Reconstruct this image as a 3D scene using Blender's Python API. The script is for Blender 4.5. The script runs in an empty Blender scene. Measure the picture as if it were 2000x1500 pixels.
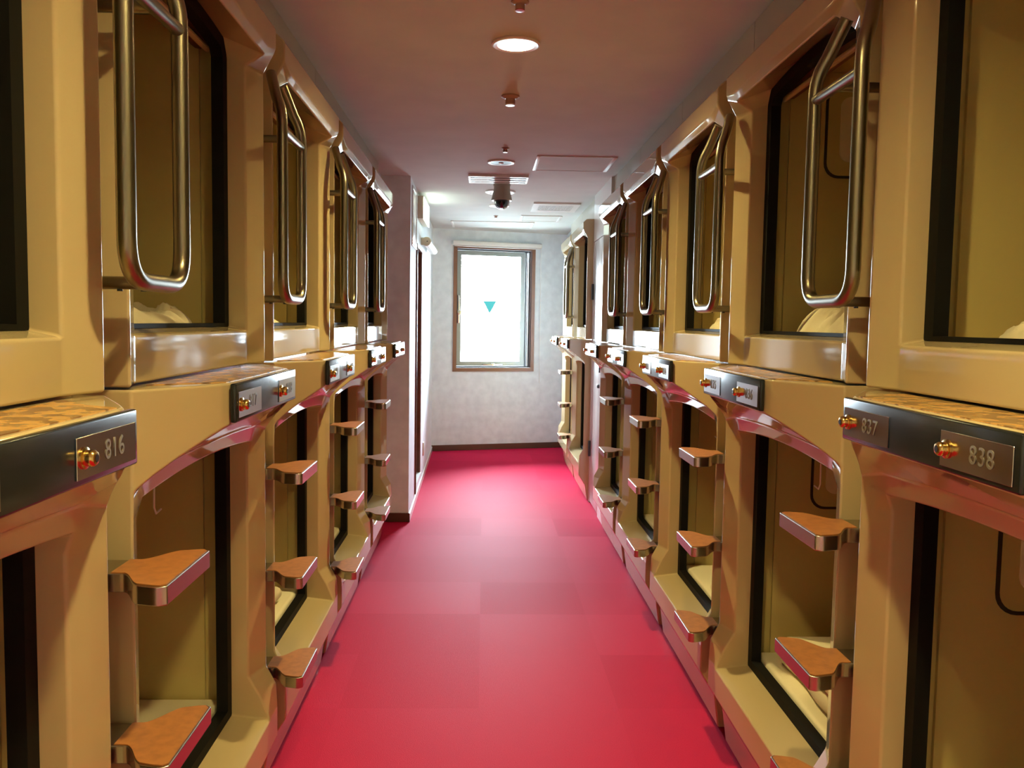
import bpy, bmesh, math, random
from mathutils import Matrix, Vector, noise

# ------------------------------------------------------------------ scene, camera, world, lights
scene = bpy.context.scene
C = scene.collection
scene.view_settings.view_transform = 'Standard'
scene.view_settings.look = 'None'
scene.view_settings.gamma = 1.0
scene.view_settings.use_curve_mapping = False
scene.view_settings.exposure = 0.45
scene.cycles.max_bounces = 10
scene.cycles.diffuse_bounces = 6
scene.cycles.glossy_bounces = 5
scene.cycles.transparent_max_bounces = 12
scene.cycles.sample_clamp_indirect = 6.0
scene.cycles.caustics_reflective = False
scene.cycles.caustics_refractive = False

F_PX, PITCH, YAW, ROLL, EYE = 1685.87, 0.0714, 0.0335, 0.0157, 1.38
fw = Vector((math.sin(YAW)*math.cos(PITCH), math.cos(YAW)*math.cos(PITCH), -math.sin(PITCH)))
rt = Vector((math.cos(YAW), -math.sin(YAW), 0))
up = rt.cross(fw)
r2 = rt*math.cos(ROLL) + up*math.sin(ROLL)
u2 = up*math.cos(ROLL) - rt*math.sin(ROLL)
cd = bpy.data.cameras.new('camera')
cd.sensor_width = 36.0
cd.lens = F_PX/2000*36.0
cd.clip_start = 0.02
cam = bpy.data.objects.new('camera', cd)
C.objects.link(cam)
cam.matrix_world = Matrix(((r2.x, u2.x, -fw.x, 0), (r2.y, u2.y, -fw.y, 0), (r2.z, u2.z, -fw.z, EYE), (0, 0, 0, 1)))
scene.camera = cam

CEIL = 2.345
world = bpy.data.worlds.new('daylight')
scene.world = world
world.use_nodes = True
bg = world.node_tree.nodes['Background']
bg.inputs[1].default_value = 150.0
# overcast sky above the horizon, duller street and facades below it
wnt = world.node_tree
wtc = wnt.nodes.new('ShaderNodeTexCoord')
wsx = wnt.nodes.new('ShaderNodeSeparateXYZ')
wrp = wnt.nodes.new('ShaderNodeValToRGB')
wrp.color_ramp.elements[0].position = 0.44
wrp.color_ramp.elements[0].color = (0.11, 0.14, 0.155, 1)
wrp.color_ramp.elements[1].position = 0.58
wrp.color_ramp.elements[1].color = (0.76, 0.89, 1.0, 1)
wmr = wnt.nodes.new('ShaderNodeMapRange')
wmr.inputs['From Min'].default_value = -1.0
wnt.links.new(wtc.outputs['Generated'], wsx.inputs[0])
wnt.links.new(wsx.outputs['Z'], wmr.inputs['Value'])
wnt.links.new(wmr.outputs['Result'], wrp.inputs['Fac'])
wnt.links.new(wrp.outputs['Color'], bg.inputs[0])

LAMP_COL = (1.0, 0.80, 0.32)
LAMP_STRENGTH = 1330.0
LAMPS_ON = [(0.098, 3.07), (0.098, 0.85), (0.098, -1.37)]     # recessed downlights that are switched on; their bulbs are built with the ceiling fittings

# ------------------------------------------------------------------ helpers
def bm_new():
    return bmesh.new()

def face(bm, pts):
    vs = [bm.verts.new(p) for p in pts]
    try:
        return bm.faces.new(vs)
    except ValueError:
        return None

def strip(bm, A, B, closed=False):
    n = len(A)
    for i in range(n if closed else n-1):
        j = (i+1) % n
        face(bm, [A[i], A[j], B[j], B[i]])

def box(bm, x0, x1, y0, y1, z0, z1, bev=0.0, seg=2):
    m = Matrix.Translation(((x0+x1)/2, (y0+y1)/2, (z0+z1)/2)) @ Matrix.Diagonal((abs(x1-x0), abs(y1-y0), abs(z1-z0), 1))
    r = bmesh.ops.create_cube(bm, size=1.0, matrix=m)
    if bev > 0:
        es = set()
        for v in r['verts']:
            for e in v.link_edges:
                es.add(e)
        bmesh.ops.bevel(bm, geom=list(es), offset=bev, segments=seg, profile=0.5, affect='EDGES')

def tube(bm, path, r, n=14, cap=True):
    P = [Vector(p) for p in path]
    T = []
    for i in range(len(P)):
        a = P[max(i-1, 0)]
        b = P[min(i+1, len(P)-1)]
        T.append((b-a).normalized())
    ref = Vector((0, 0, 1)) if abs(T[0].z) < 0.9 else Vector((1, 0, 0))
    N = (ref - T[0]*ref.dot(T[0])).normalized()
    rings = []
    for i in range(len(P)):
        N = (N - T[i]*N.dot(T[i])).normalized()
        B = T[i].cross(N)
        rings.append([P[i] + (N*math.cos(2*math.pi*k/n) + B*math.sin(2*math.pi*k/n))*r for k in range(n)])
    vr = [[bm.verts.new(p) for p in ring] for ring in rings]
    for a, b in zip(vr[:-1], vr[1:]):
        for k in range(n):
            bm.faces.new((a[k], a[(k+1) % n], b[(k+1) % n], b[k]))
    if cap:
        bm.faces.new(vr[0][::-1])
        bm.faces.new(vr[-1])

def lathe(bm, prof, n=32, center=(0, 0, 0), axis='z', cap=True):
    """prof: list of (radius, height)."""
    rings = []
    for r, h in prof:
        ring = []
        for k in range(n):
            a = 2*math.pi*k/n
            p = (r*math.cos(a), r*math.sin(a), h)
            if axis == 'x':
                p = (p[2], p[0], p[1])
            elif axis == 'y':
                p = (p[0], p[2], p[1])
            ring.append(bm.verts.new((center[0]+p[0], center[1]+p[1], center[2]+p[2])))
        rings.append(ring)
    for a, b in zip(rings[:-1], rings[1:]):
        for k in range(n):
            bm.faces.new((a[k], a[(k+1) % n], b[(k+1) % n], b[k]))
    if cap and prof[0][0] > 1e-6:
        bm.faces.new(rings[0][::-1])
    if cap and prof[-1][0] > 1e-6:
        bm.faces.new(rings[-1])

def finish(name, bm, mat, parent=None, smooth=True, bevel=0.0, angle=14.0, segs=3, merge=True, loc=None):
    if merge:
        bmesh.ops.remove_doubles(bm, verts=bm.verts, dist=2e-5)
        bad = [f for f in bm.faces if f.calc_area() < 1e-10]
        if bad:
            bmesh.ops.delete(bm, geom=bad, context='FACES')
    bmesh.ops.recalc_face_normals(bm, faces=bm.faces)
    me = bpy.data.meshes.new(name)
    bm.to_mesh(me)
    bm.free()
    me.materials.append(mat)
    o = bpy.data.objects.new(name, me)
    C.objects.link(o)
    if parent:
        o.parent = parent
    if loc:
        o.location = loc
    if smooth:
        for p in me.polygons:
            p.use_smooth = True
        if bevel > 0:
            b = o.modifiers.new('bevel', 'BEVEL')
            b.width = bevel
            b.segments = segs
            b.limit_method = 'ANGLE'
            b.angle_limit = math.radians(angle)
            b.harden_normals = True
            b.use_clamp_overlap = True
        else:
            me.set_sharp_from_angle(angle=math.radians(34))
    return o

def tag(o, label, cat, group=None, kind=None):
    if label:
        o['label'] = label
    if cat:
        o['category'] = cat
    if group:
        o['group'] = group
    if kind:
        o['kind'] = kind
    return o

def empty(name, loc=(0, 0, 0), label=None, cat=None, group=None):
    o = bpy.data.objects.new(name, None)
    o.empty_display_size = 0.1
    o.location = loc
    C.objects.link(o)
    return tag(o, label, cat, group)

def kids(o):
    return [c for c in bpy.data.objects if c.parent == o]

def copy_tree(o, parent=None):
    c = o.copy()
    C.objects.link(c)
    if parent:
        c.parent = parent
    for ch in kids(o):
        copy_tree(ch, c)
    return c

def struct(name, bm, mat, smooth=False, **k):
    o = finish(name, bm, mat, smooth=smooth, **k)
    o['kind'] = 'structure'
    return o

# ------------------------------------------------------------------ materials
def mat(name, col, rough=0.5, metal=0.0, spec=0.5, coat=0.0, emit=None, emit_s=0.0, bump=None, var=None, sheen=0.0, coat_r=0.05):
    m = bpy.data.materials.new(name)
    m.use_nodes = True
    nt = m.node_tree
    b = nt.nodes['Principled BSDF']
    b.inputs['Base Color'].default_value = (*col, 1)
    b.inputs['Roughness'].default_value = rough
    b.inputs['Metallic'].default_value = metal
    b.inputs['Specular IOR Level'].default_value = spec
    b.inputs['Coat Weight'].default_value = coat
    b.inputs['Coat Roughness'].default_value = coat_r
    if sheen:
        b.inputs['Sheen Weight'].default_value = sheen
        b.inputs['Sheen Roughness'].default_value = 0.5
    if emit:
        b.inputs['Emission Color'].default_value = (*emit, 1)
        b.inputs['Emission Strength'].default_value = emit_s
    tc = None
    if bump or var:
        tc = nt.nodes.new('ShaderNodeTexCoord')
    if var:  # (scale, second colour, amount, detail)
        n = nt.nodes.new('ShaderNodeTexNoise')
        n.inputs['Scale'].default_value = var[0]
        n.inputs['Detail'].default_value = var[3] if len(var) > 3 else 4
        nt.links.new(tc.outputs['Object'], n.inputs['Vector'])
        rmp = nt.nodes.new('ShaderNodeValToRGB')
        lo, hi = (var[4], var[5]) if len(var) > 5 else (0.35, 0.65)
        rmp.color_ramp.elements[0].position = lo
        rmp.color_ramp.elements[0].color = (*col, 1)
        rmp.color_ramp.elements[1].position = hi
        c2 = [a*(1-var[2])+b_*var[2] for a, b_ in zip(col, var[1])]
        rmp.color_ramp.elements[1].color = (*c2, 1)
        nt.links.new(n.outputs['Fac'], rmp.inputs['Fac'])
        nt.links.new(rmp.outputs['Color'], b.inputs['Base Color'])
    if bump:  # (scale, strength, distance)
        n = nt.nodes.new('ShaderNodeTexNoise')
        n.inputs['Scale'].default_value = bump[0]
        n.inputs['Detail'].default_value = 3
        nt.links.new(tc.outputs['Object'], n.inputs['Vector'])
        bp = nt.nodes.new('ShaderNodeBump')
        bp.inputs['Strength'].default_value = bump[1]
        bp.inputs['Distance'].default_value = bump[2]
        nt.links.new(n.outputs['Fac'], bp.inputs['Height'])
        nt.links.new(bp.outputs['Normal'], b.inputs['Normal'])
    return m

CREAM = (0.52, 0.41, 0.235)
M_cream = mat('cream_gloss_plastic', CREAM, rough=0.055, spec=0.5)
M_panel = mat('pale_grey_cream_panel', (0.50, 0.45, 0.37), rough=0.35)
M_inside = mat('khaki_capsule_lining', (0.52, 0.42, 0.165), rough=0.42)
M_inside2 = mat('khaki_capsule_panel', (0.55, 0.445, 0.175), rough=0.38)
M_groove = mat('dark_groove', (0.03, 0.022, 0.012), rough=0.6)
M_gasket = mat('black_rubber', (0.006, 0.006, 0.0055), rough=0.6, spec=0.12)
M_sign = mat('black_gloss_acrylic', (0.012, 0.015, 0.017), rough=0.18, spec=0.5)
M_plate = mat('mirror_silver_plate', (0.62, 0.60, 0.58), rough=0.17, metal=1.0)
M_digit = mat('engraved_grey_digit', (0.16, 0.14, 0.12), rough=0.5)
M_gold = mat('polished_brass', (0.72, 0.50, 0.17), rough=0.18, metal=1.0)
M_lockcore = mat('lock_keyway', (0.02, 0.015, 0.01), rough=0.3, metal=0.5)
M_steel = mat('satin_steel_tube', (0.27, 0.24, 0.175), rough=0.32, metal=1.0)
M_alu = mat('aluminium_step', (0.50, 0.46, 0.40), rough=0.27, metal=1.0)
M_pad = mat('amber_cork_pad', (0.42, 0.165, 0.042), rough=0.36, var=(45, (0.27, 0.10, 0.026), 0.7, 6, 0.40, 0.70))
M_lam = mat('amber_marbled_laminate', (0.56, 0.31, 0.09), rough=0.22, var=(34, (0.13, 0.055, 0.016), 0.9, 8, 0.46, 0.58))
M_blind = mat('brown_roller_fabric', (0.17, 0.075, 0.025), rough=0.7)
M_bar = mat('beige_bar', (0.5, 0.36, 0.2), rough=0.4)
M_linen = mat('cream_linen', (0.80, 0.72, 0.50), rough=0.85, sheen=0.2, bump=(9, 0.25, 0.02))
M_sheet = mat('cream_sheet', (0.82, 0.75, 0.55), rough=0.85)
M_towel = mat('white_towel', (0.82, 0.82, 0.84), rough=0.95, sheen=0.3, bump=(60, 0.4, 0.004))
M_ceil = mat('ceiling_paper', (0.60, 0.61, 0.575), rough=0.9, spec=0.2, bump=(140, 0.12, 0.002), var=(5, (0.54, 0.55, 0.52), 0.6, 5))
M_wallpaper = mat('mottled_wallpaper', (0.79, 0.87, 0.92), rough=0.7, bump=(120, 0.15, 0.002), var=(11, (0.66, 0.73, 0.785), 0.75, 6))
M_base = mat('dark_brown_baseboard', (0.085, 0.032, 0.014), rough=0.45)
M_wood = mat('brown_wood_trim', (0.20, 0.085, 0.045), rough=0.35, bump=(60, 0.1, 0.001))
M_doorwood = mat('brown_door_veneer', (0.16, 0.055, 0.018), rough=0.4, var=(14, (0.10, 0.032, 0.012), 0.7, 4))
M_sash = mat('grey_anodised_aluminium', (0.34, 0.37, 0.37), rough=0.35, metal=0.6)
M_dark = mat('dark_metal', (0.05, 0.055, 0.06), rough=0.4, metal=0.4)
M_white = mat('white_enamel', (0.80, 0.80, 0.77), rough=0.3)
M_whitedoor = mat('white_painted_door', (0.78, 0.78, 0.75), rough=0.22, coat=0.2)
M_ivory = mat('ivory_plastic', (0.62, 0.56, 0.42), rough=0.4)
M_chrome = mat('bright_aluminium', (0.72, 0.73, 0.72), rough=0.25, metal=1.0)
M_ring = mat('white_lamp_ring', (0.82, 0.78, 0.72), rough=0.35)
M_reflector_shaded = mat('lamp_reflector', (0.10, 0.09, 0.085), rough=0.5)  # dark colour stands in for shade inside a recessed can; the ceiling has no hole here
M_bulb = mat('lit_bulb', (1, 0.9, 0.7), rough=0.4, emit=LAMP_COL, emit_s=LAMP_STRENGTH)
M_can = mat('white_lamp_can', (0.75, 0.72, 0.68), rough=0.3)
M_sprink = mat('detector_plastic', (0.42, 0.27, 0.20), rough=0.4)
M_red = mat('red_glass_bulb', (0.6, 0.12, 0.12), rough=0.2)
M_dome = mat('smoked_dome', (0.012, 0.014, 0.018), rough=0.06, coat=0.4)
M_domerim = mat('grey_dome_shell', (0.34, 0.34, 0.36), rough=0.2)
M_camera = mat('beige_camera_housing', (0.36, 0.31, 0.24), rough=0.45)
M_exit = mat('lit_sign_face', (0.9, 1.0, 0.92), rough=0.4, emit=(0.80, 1.0, 0.86), emit_s=5.0)
M_rib = mat('dark_vent_gap', (0.06, 0.05, 0.05), rough=0.6)
M_string = mat('white_cord', (0.85, 0.85, 0.82), rough=0.6)

def carpet_mat():
    m = bpy.data.materials.new('crimson_carpet_tiles')
    m.use_nodes = True
    nt = m.node_tree
    b = nt.nodes['Principled BSDF']
    b.inputs['Roughness'].default_value = 0.55
    b.inputs['Specular IOR Level'].default_value = 0.008
    b.inputs['Sheen Weight'].default_value = 0.0
    b.inputs['Sheen Roughness'].default_value = 0.45
    b.inputs['Sheen Tint'].default_value = (1.0, 0.72, 0.84, 1)
    tc = nt.nodes.new('ShaderNodeTexCoord')
    # 0.5 m tiles laid in the corridor, each with its own pile direction
    mp = nt.nodes.new('ShaderNodeVectorMath')
    mp.operation = 'MULTIPLY'
    mp.inputs[1].default_value = (2.0, 2.0, 0.0)
    nt.links.new(tc.outputs['Object'], mp.inputs[0])
    fl = nt.nodes.new('ShaderNodeVectorMath')
    fl.operation = 'FLOOR'
    nt.links.new(mp.outputs[0], fl.inputs[0])
    wn = nt.nodes.new('ShaderNodeTexWhiteNoise')
    nt.links.new(fl.outputs[0], wn.inputs['Vector'])
    n1 = nt.nodes.new('ShaderNodeTexNoise')
    n1.inputs['Scale'].default_value = 420
    n1.inputs['Detail'].default_value = 2
    nt.links.new(tc.outputs['Object'], n1.inputs['Vector'])
    rp = nt.nodes.new('ShaderNodeValToRGB')
    rp.color_ramp.elements[0].position = 0.3
    rp.color_ramp.elements[0].color = (0.45, 0.011, 0.046, 1)
    rp.color_ramp.elements[1].position = 0.7
    rp.color_ramp.elements[1].color = (0.57, 0.018, 0.070, 1)
    nt.links.new(n1.outputs['Fac'], rp.inputs['Fac'])
    hs = nt.nodes.new('ShaderNodeHueSaturation')
    mr = nt.nodes.new('ShaderNodeMapRange')
    mr.inputs['To Min'].default_value = 0.93
    mr.inputs['To Max'].default_value = 1.07
    nt.links.new(wn.outputs['Value'], mr.inputs['Value'])
    nt.links.new(mr.outputs['Result'], hs.inputs['Value'])
    ms = nt.nodes.new('ShaderNodeMapRange')
    ms.inputs['To Min'].default_value = 0.0095
    ms.inputs['To Max'].default_value = 0.0135
    nt.links.new(wn.outputs['Value'], ms.inputs['Value'])
    nt.links.new(ms.outputs['Result'], b.inputs['Specular IOR Level'])
    nt.links.new(rp.outputs['Color'], hs.inputs['Color'])
    nt.links.new(hs.outputs['Color'], b.inputs['Base Color'])
    bp = nt.nodes.new('ShaderNodeBump')
    bp.inputs['Strength'].default_value = 0.35
    bp.inputs['Distance'].default_value = 0.003
    nt.links.new(n1.outputs['Fac'], bp.inputs['Height'])
    nt.links.new(bp.outputs['Normal'], b.inputs['Normal'])
    return m
M_carpet = carpet_mat()

def pane_mat():
    m = bpy.data.materials.new('clear_window_pane')
    m.use_nodes = True
    nt = m.node_tree
    for n in list(nt.nodes):
        nt.nodes.remove(n)
    out = nt.nodes.new('ShaderNodeOutputMaterial')
    tr = nt.nodes.new('ShaderNodeBsdfTransparent')
    tr.inputs[0].default_value = (0.95, 0.98, 0.98, 1)
    gl = nt.nodes.new('ShaderNodeBsdfGlossy')
    gl.inputs['Roughness'].default_value = 0.02
    fr = nt.nodes.new('ShaderNodeFresnel')
    fr.inputs[0].default_value = 1.45
    mx = nt.nodes.new('ShaderNodeMixShader')
    nt.links.new(fr.outputs[0], mx.inputs[0])
    nt.links.new(tr.outputs[0], mx.inputs[1])
    nt.links.new(gl.outputs[0], mx.inputs[2])
    nt.links.new(mx.outputs[0], out.inputs[0])
    return m
M_pane = pane_mat()

def sticker_mat():
    m = bpy.data.materials.new('teal_translucent_sticker')
    m.use_nodes = True
    nt = m.node_tree
    for n in list(nt.nodes):
        nt.nodes.remove(n)
    out = nt.nodes.new('ShaderNodeOutputMaterial')
    tl = nt.nodes.new('ShaderNodeBsdfTransparent')
    tl.inputs[0].default_value = (0.0016, 0.0068, 0.0062, 1)
    nt.links.new(tl.outputs[0], out.inputs[0])
    return m
M_teal = sticker_mat()

# ------------------------------------------------------------------ layout numbers (metres)
PITCH_Y = 1.0
G = 0.0973                 # gap between two capsules, where steps and grab bars sit
W = PITCH_Y - G
XL, XR = -0.597, 0.780     # rim planes of the left and right rows
L_START = [1.384 - W + k for k in range(5)]
R_START = [1.7364 - W + k for k in range(5)] + [6.62, 7.62]

# ------------------------------------------------------------------ room shell
def poly_obj(name, quads, m):
    bm = bm_new()
    for q in quads:
        face(bm, q)
    return struct(name, bm, m)

bm = bm_new()
box(bm, -2.80, 3.00, -2.3, 9.9, -0.06, 0.0)
struct('floor', bm, M_carpet)
bm = bm_new()
CAN_R = 0.063
ys_c = [-2.3]
for lx, ly in sorted(LAMPS_ON, key=lambda q: q[1]):
    n = 48
    q = 0.12
    circ = [(lx+CAN_R*math.cos(2*math.pi*k/n), ly+CAN_R*math.sin(2*math.pi*k/n), CEIL) for k in range(n)]
    sq = []
    for k in range(n):
        a = 2*math.pi*k/n
        f = q/max(abs(math.cos(a)), abs(math.sin(a)))
        sq.append((lx+f*math.cos(a), ly+f*math.sin(a), CEIL))
    strip(bm, circ, sq, closed=True)
    face(bm, [(-2.8, ys_c[-1], CEIL), (3.0, ys_c[-1], CEIL), (3.0, ly-q, CEIL), (-2.8, ly-q, CEIL)])
    face(bm, [(-2.8, ly-q, CEIL), (lx-q, ly-q, CEIL), (lx-q, ly+q, CEIL), (-2.8, ly+q, CEIL)])
    face(bm, [(lx+q, ly-q, CEIL), (3.0, ly-q, CEIL), (3.0, ly+q, CEIL), (lx+q, ly+q, CEIL)])
    ys_c.append(ly+q)
face(bm, [(-2.8, ys_c[-1], CEIL), (3.0, ys_c[-1], CEIL), (3.0, 9.9, CEIL), (-2.8, 9.9, CEIL)])
face(bm, [(-2.8, -2.3, CEIL+0.2), (3.0, -2.3, CEIL+0.2), (3.0, 9.9, CEIL+0.2), (-2.8, 9.9, CEIL+0.2)])
struct('ceiling', bm, M_ceil)
bm = bm_new()
box(bm, -2.80, 3.00, -2.3, -2.2, 0, CEIL)
struct('wall_back', bm, M_wallpaper)
bm = bm_new()
box(bm, -0.76, -0.69, -2.2, L_START[0]-0.051, 0, CEIL)
struct('wall_left', bm, M_wallpaper)
bm = bm_new()
box(bm, 0.87, 0.94, -2.2, R_START[0]-0.051, 0, CEIL)
struct('wall_right', bm, M_wallpaper)

for nm, xa in (('wall_left_outer', -2.80), ('wall_right_outer', 2.95)):
    bm = bm_new()
    box(bm, xa, xa+0.05, -2.2, 9.9, 0, CEIL)
    struct(nm, bm, M_wallpaper)

# stub wall at the end of the left row and the wall beyond it (slightly out of parallel)
WLX0, WLY0, WLX1, WLY1 = -0.502, 5.875, -0.540, 9.13
def wlx(y):
    return WLX0 + (WLX1-WLX0)*(y-WLY0)/(WLY1-WLY0)
DY0, DY1, DZ0, DZ1 = 6.47, 7.22, 0.10, 1.955      # recessed doorway
def prism_y(bm, y0, y1, z0, z1, back=-0.78):
    a, b = wlx(y0), wlx(y1)
    p = [(a, y0, z0), (b, y1, z0), (back, y1, z0), (back, y0, z0)]
    q = [(x, y, z1) for x, y, _ in p]
    face(bm, p[::-1])
    face(bm, q)
    strip(bm, p, q, closed=True)
bm = bm_new()
prism_y(bm, WLY0, DY0, 0, CEIL, back=-1.2)
prism_y(bm, DY1, WLY1+0.1, 0, CEIL)
prism_y(bm, DY0, DY1, DZ1, CEIL)
prism_y(bm, DY0, DY1, 0, DZ0)
struct('wall_left_far', bm, M_wallpaper, merge=False)
bm = bm_new()
box(bm, -0.78, -0.70, L_START[4]+W+0.051, WLY0-0.001, 0, CEIL)
struct('wall_left_return', bm, M_wallpaper)
# doorway: dark jamb, brown door leaf set back, pale sill
d1 = empty('door_1')
d1['kind'] = 'structure'
bm = bm_new()
box(bm, -0.70, -0.655, DY0+0.002, DY1-0.002, DZ0+0.012, DZ1-0.002)
finish('door_leaf', bm, M_doorwood, d1, smooth=False)
bm = bm_new()
box(bm, -0.652, wlx(DY1)-0.006, DY1-0.012, DY1-0.001, DZ0+0.012, DZ1-0.002)
box(bm, -0.652, wlx(DY0)+0.012, DY0+0.001, DY0+0.014, DZ0-0.03, DZ1-0.002)
box(bm, -0.652, wlx(DY0)-0.004, DY0+0.015, DY1-0.013, DZ1-0.014, DZ1-0.001)
finish('door_jamb', bm, M_doorwood, d1, smooth=False)
bm = bm_new()
box(bm, -0.652, wlx(DY0)-0.002, DY0+0.016, DY1-0.002, DZ0+0.001, DZ0+0.011)
finish('door_sill', bm, M_white, d1, smooth=False)
bm = bm_new()
lathe(bm, [(0.012, 0), (0.012, 0.03), (0.024, 0.034), (0.026, 0.05), (0.018, 0.058)], 16, center=(-0.655, DY0+0.09, 1.0), axis='x')
finish('door_knob', bm, M_chrome, d1)

# right side beyond the near row: service-door wall, then wall behind the far pair
GX = 0.828
PD0, PD1, PDZ = 6.08, 6.585, 2.0
bm = bm_new()
box(bm, GX, GX+0.08, R_START[4]+W+0.004, PD0, 0, CEIL)
box(bm, GX, GX+0.08, PD1, R_START[5]-0.004, 0, CEIL)
box(bm, GX, GX+0.08, PD0, PD1, PDZ, CEIL)
struct('wall_right_service', bm, M_whitedoor, merge=False)
d2 = empty('door_2')
d2['kind'] = 'structure'
bm = bm_new()
box(bm, GX+0.004, GX+0.04, PD0+0.004, PD1-0.004, 0.012, PDZ-0.004, 0.003)
finish('door_leaf', bm, M_whitedoor, d2)
bm = bm_new()
box(bm, GX-0.004, GX+0.004, PD0+0.05, PD0+0.072, 1.03, 1.12, 0.002)
finish('door_latch', bm, M_dark, d2)
bm = bm_new()
lathe(bm, [(0.013, 0.004), (0.013, -0.008), (0.008, -0.012)], 16, center=(GX, PD0+0.075, 0.93), axis='x')
finish('door_lock', bm, M_dark, d2)
for hz in (1.62, 0.42):
    bm = bm_new()
    box(bm, GX-0.014, GX+0.004, PD1-0.022, PD1+0.004, hz-0.06, hz+0.06, 0.003)
    finish('door_hinge', bm, M_dark, d2)
bm = bm_new()
box(bm, 0.90, 1.0, R_START[6]+W+0.052, 9.62, 0, CEIL)
struct('wall_right_far', bm, M_wallpaper)

# end wall, 15 degrees off square, with the window in it. Local frame: x along the wall, y outwards, z up
EW = Matrix.Translation((-0.538, 9.127, 0)) @ Matrix.Rotation(math.atan(0.272), 4, 'Z')
def end_obj(o):
    o.matrix_world = EW
    return o
WS0, WS1, WZ0, WZ1 = 0.221, 1.120, 0.852, 2.188
T = 0.16
bm = bm_new()
box(bm, -0.30, WS0, 0, T, 0, CEIL)
box(bm, WS1, 1.75, 0, T, 0, CEIL)
box(bm, WS0, WS1, 0, T, 0, WZ0)
box(bm, WS0, WS1, 0, T, WZ1, CEIL)
end_obj(struct('wall_end', bm, M_wallpaper, merge=False))
bm = bm_new()
box(bm, -0.02, 1.62, -0.012, -0.0005, 0.0005, 0.062, 0.002)
end_obj(struct('baseboard_end', bm, M_base))
bm = bm_new()
box(bm, -0.79, WLX0+0.010, WLY0-0.013, WLY0-0.0005, 0.0005, 0.062, 0.002)
struct('baseboard_left', bm, M_base)
bm = bm_new()
p0 = [(WLX0+0.010, WLY0), (WLX1+0.010, WLY1-0.02)]
a = [(p0[0][0], p0[0][1], 0.0005), (p0[1][0], p0[1][1], 0.0005)]
face(bm, [(a[0][0], a[0][1], 0.0005), (a[1][0], a[1][1], 0.0005), (a[1][0], a[1][1], 0.05), (a[0][0], a[0][1], 0.05)])
face(bm, [(a[0][0], a[0][1], 0.05), (a[1][0], a[1][1], 0.05), (a[1][0]-0.0095, a[1][1], 0.052), (a[0][0]-0.0095, a[0][1], 0.052)])
struct('baseboard_left_far', bm, M_whitedoor)

win = empty('window_1')
win['kind'] = 'structure'
win.matrix_world = EW
def ring(bm, s0, s1, z0, z1, w, y0, y1):
    box(bm, s0, s0+w, y0, y1, z0, z1)
    box(bm, s1-w, s1, y0, y1, z0, z1)
    box(bm, s0+w, s1-w, y0, y1, z0, z0+w)
    box(bm, s0+w, s1-w, y0, y1, z1-w, z1)
bm = bm_new()
ring(bm, WS0-0.004, WS1+0.004, WZ0-0.004, WZ1+0.004, 0.038, -0.012, 0.09)
finish('window_frame', bm, M_wood, win, smooth=False, merge=False)
bm = bm_new()
ring(bm, WS0+0.036, WS1-0.036, WZ0+0.036, WZ1-0.036, 0.014, 0.05, 0.12)
box(bm, WS1-0.085, WS1-0.072, 0.06, 0.12, WZ0+0.05, WZ1-0.05)
box(bm, WS1-0.066, WS1-0.058, 0.055, 0.12, WZ0+0.05, WZ1-0.05)
finish('window_track', bm, M_dark, win, smooth=False, merge=False)
bm = bm_new()
ring(bm, WS0+0.052, WS1-0.088, WZ0+0.052, WZ1-0.052, 0.048, 0.07, 0.11)
finish('window_sash', bm, M_sash, win, smooth=False, merge=False)
bm = bm_new()
face(bm, [(WS0+0.09, 0.09, WZ0+0.09), (WS1-0.13, 0.09, WZ0+0.09), (WS1-0.13, 0.09, WZ1-0.09), (WS0+0.09, 0.09, WZ1-0.09)])
finish('window_pane', bm, M_pane, win, smooth=False)
bm = bm_new()
box(bm, WS0+0.058, WS0+0.080, 0.045, 0.07, 1.36, 1.66, 0.004)
box(bm, WS0+0.050, WS0+0.098, 0.03, 0.05, 1.455, 1.50, 0.004)
finish('window_handle', bm, M_chrome, win)
bm = bm_new()
box(bm, 0.62-0.055, 0.62+0.17, 0.05, 0.066, WZ0+0.058, WZ0+0.074, 0.003)
box(bm, 0.66, 0.70, 0.04, 0.07, WZ0+0.054, WZ0+0.080, 0.003)
finish('window_latch', bm, M_chrome, win)
bm = bm_new()
ts = (0.083+0.538)/0.9649
for y in (0.0895,):
    face(bm, [(ts-0.076, y-0.002, 1.605), (ts+0.076, y-0.002, 1.605), (ts, y-0.002, 1.468)])
o = finish('triangle_sticker', bm, M_teal, smooth=False)
o.matrix_world = EW
tag(o, 'teal downward-pointing triangle sticker on the bright end window pane', 'sticker')

pt = bpy.data.lights.new('window_portal', 'AREA')
pt.shape = 'RECTANGLE'
pt.size = 0.80
pt.size_y = 1.25
pt.cycles.is_portal = True
po = bpy.data.objects.new('window_portal', pt)
po.matrix_world = EW @ Matrix.Translation(((WS0+WS1)/2, 0.13, 1.52)) @ Matrix.Rotation(math.radians(-90), 4, 'X')
C.objects.link(po)

# roller blind casing above the window, with its cord
bl = empty('window_blind', label='rolled-up white blind in a slim casing above the end window', cat='blind')
bl.matrix_world = EW
bm = bm_new()
box(bm, 0.195, 1.185, -0.062, -0.0005, 2.178, 2.228, 0.012, 3)
finish('blind_casing', bm, M_white, bl)
bm = bm_new()
box(bm, 0.215, 1.165, -0.05, -0.03, 2.166, 2.176, 0.003)
finish('bottom_bar', bm, M_white, bl)
bm = bm_new()
tube(bm, [(1.178, -0.03, 2.18), (1.182, -0.028, 1.5), (1.186, -0.028, 0.72)], 0.0028, 6)
finish('pull_cord', bm, M_string, bl)

# ------------------------------------------------------------------ capsule fronts
def loc_map(s):
    """local (u along the row, d towards the corridor, z) -> object space"""
    return lambda u, d, z: (s*d, u, z)

def arc_pts(u0, u1, n):
    return [u0 + (u1-u0)*i/n for i in range(n+1)]

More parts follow.
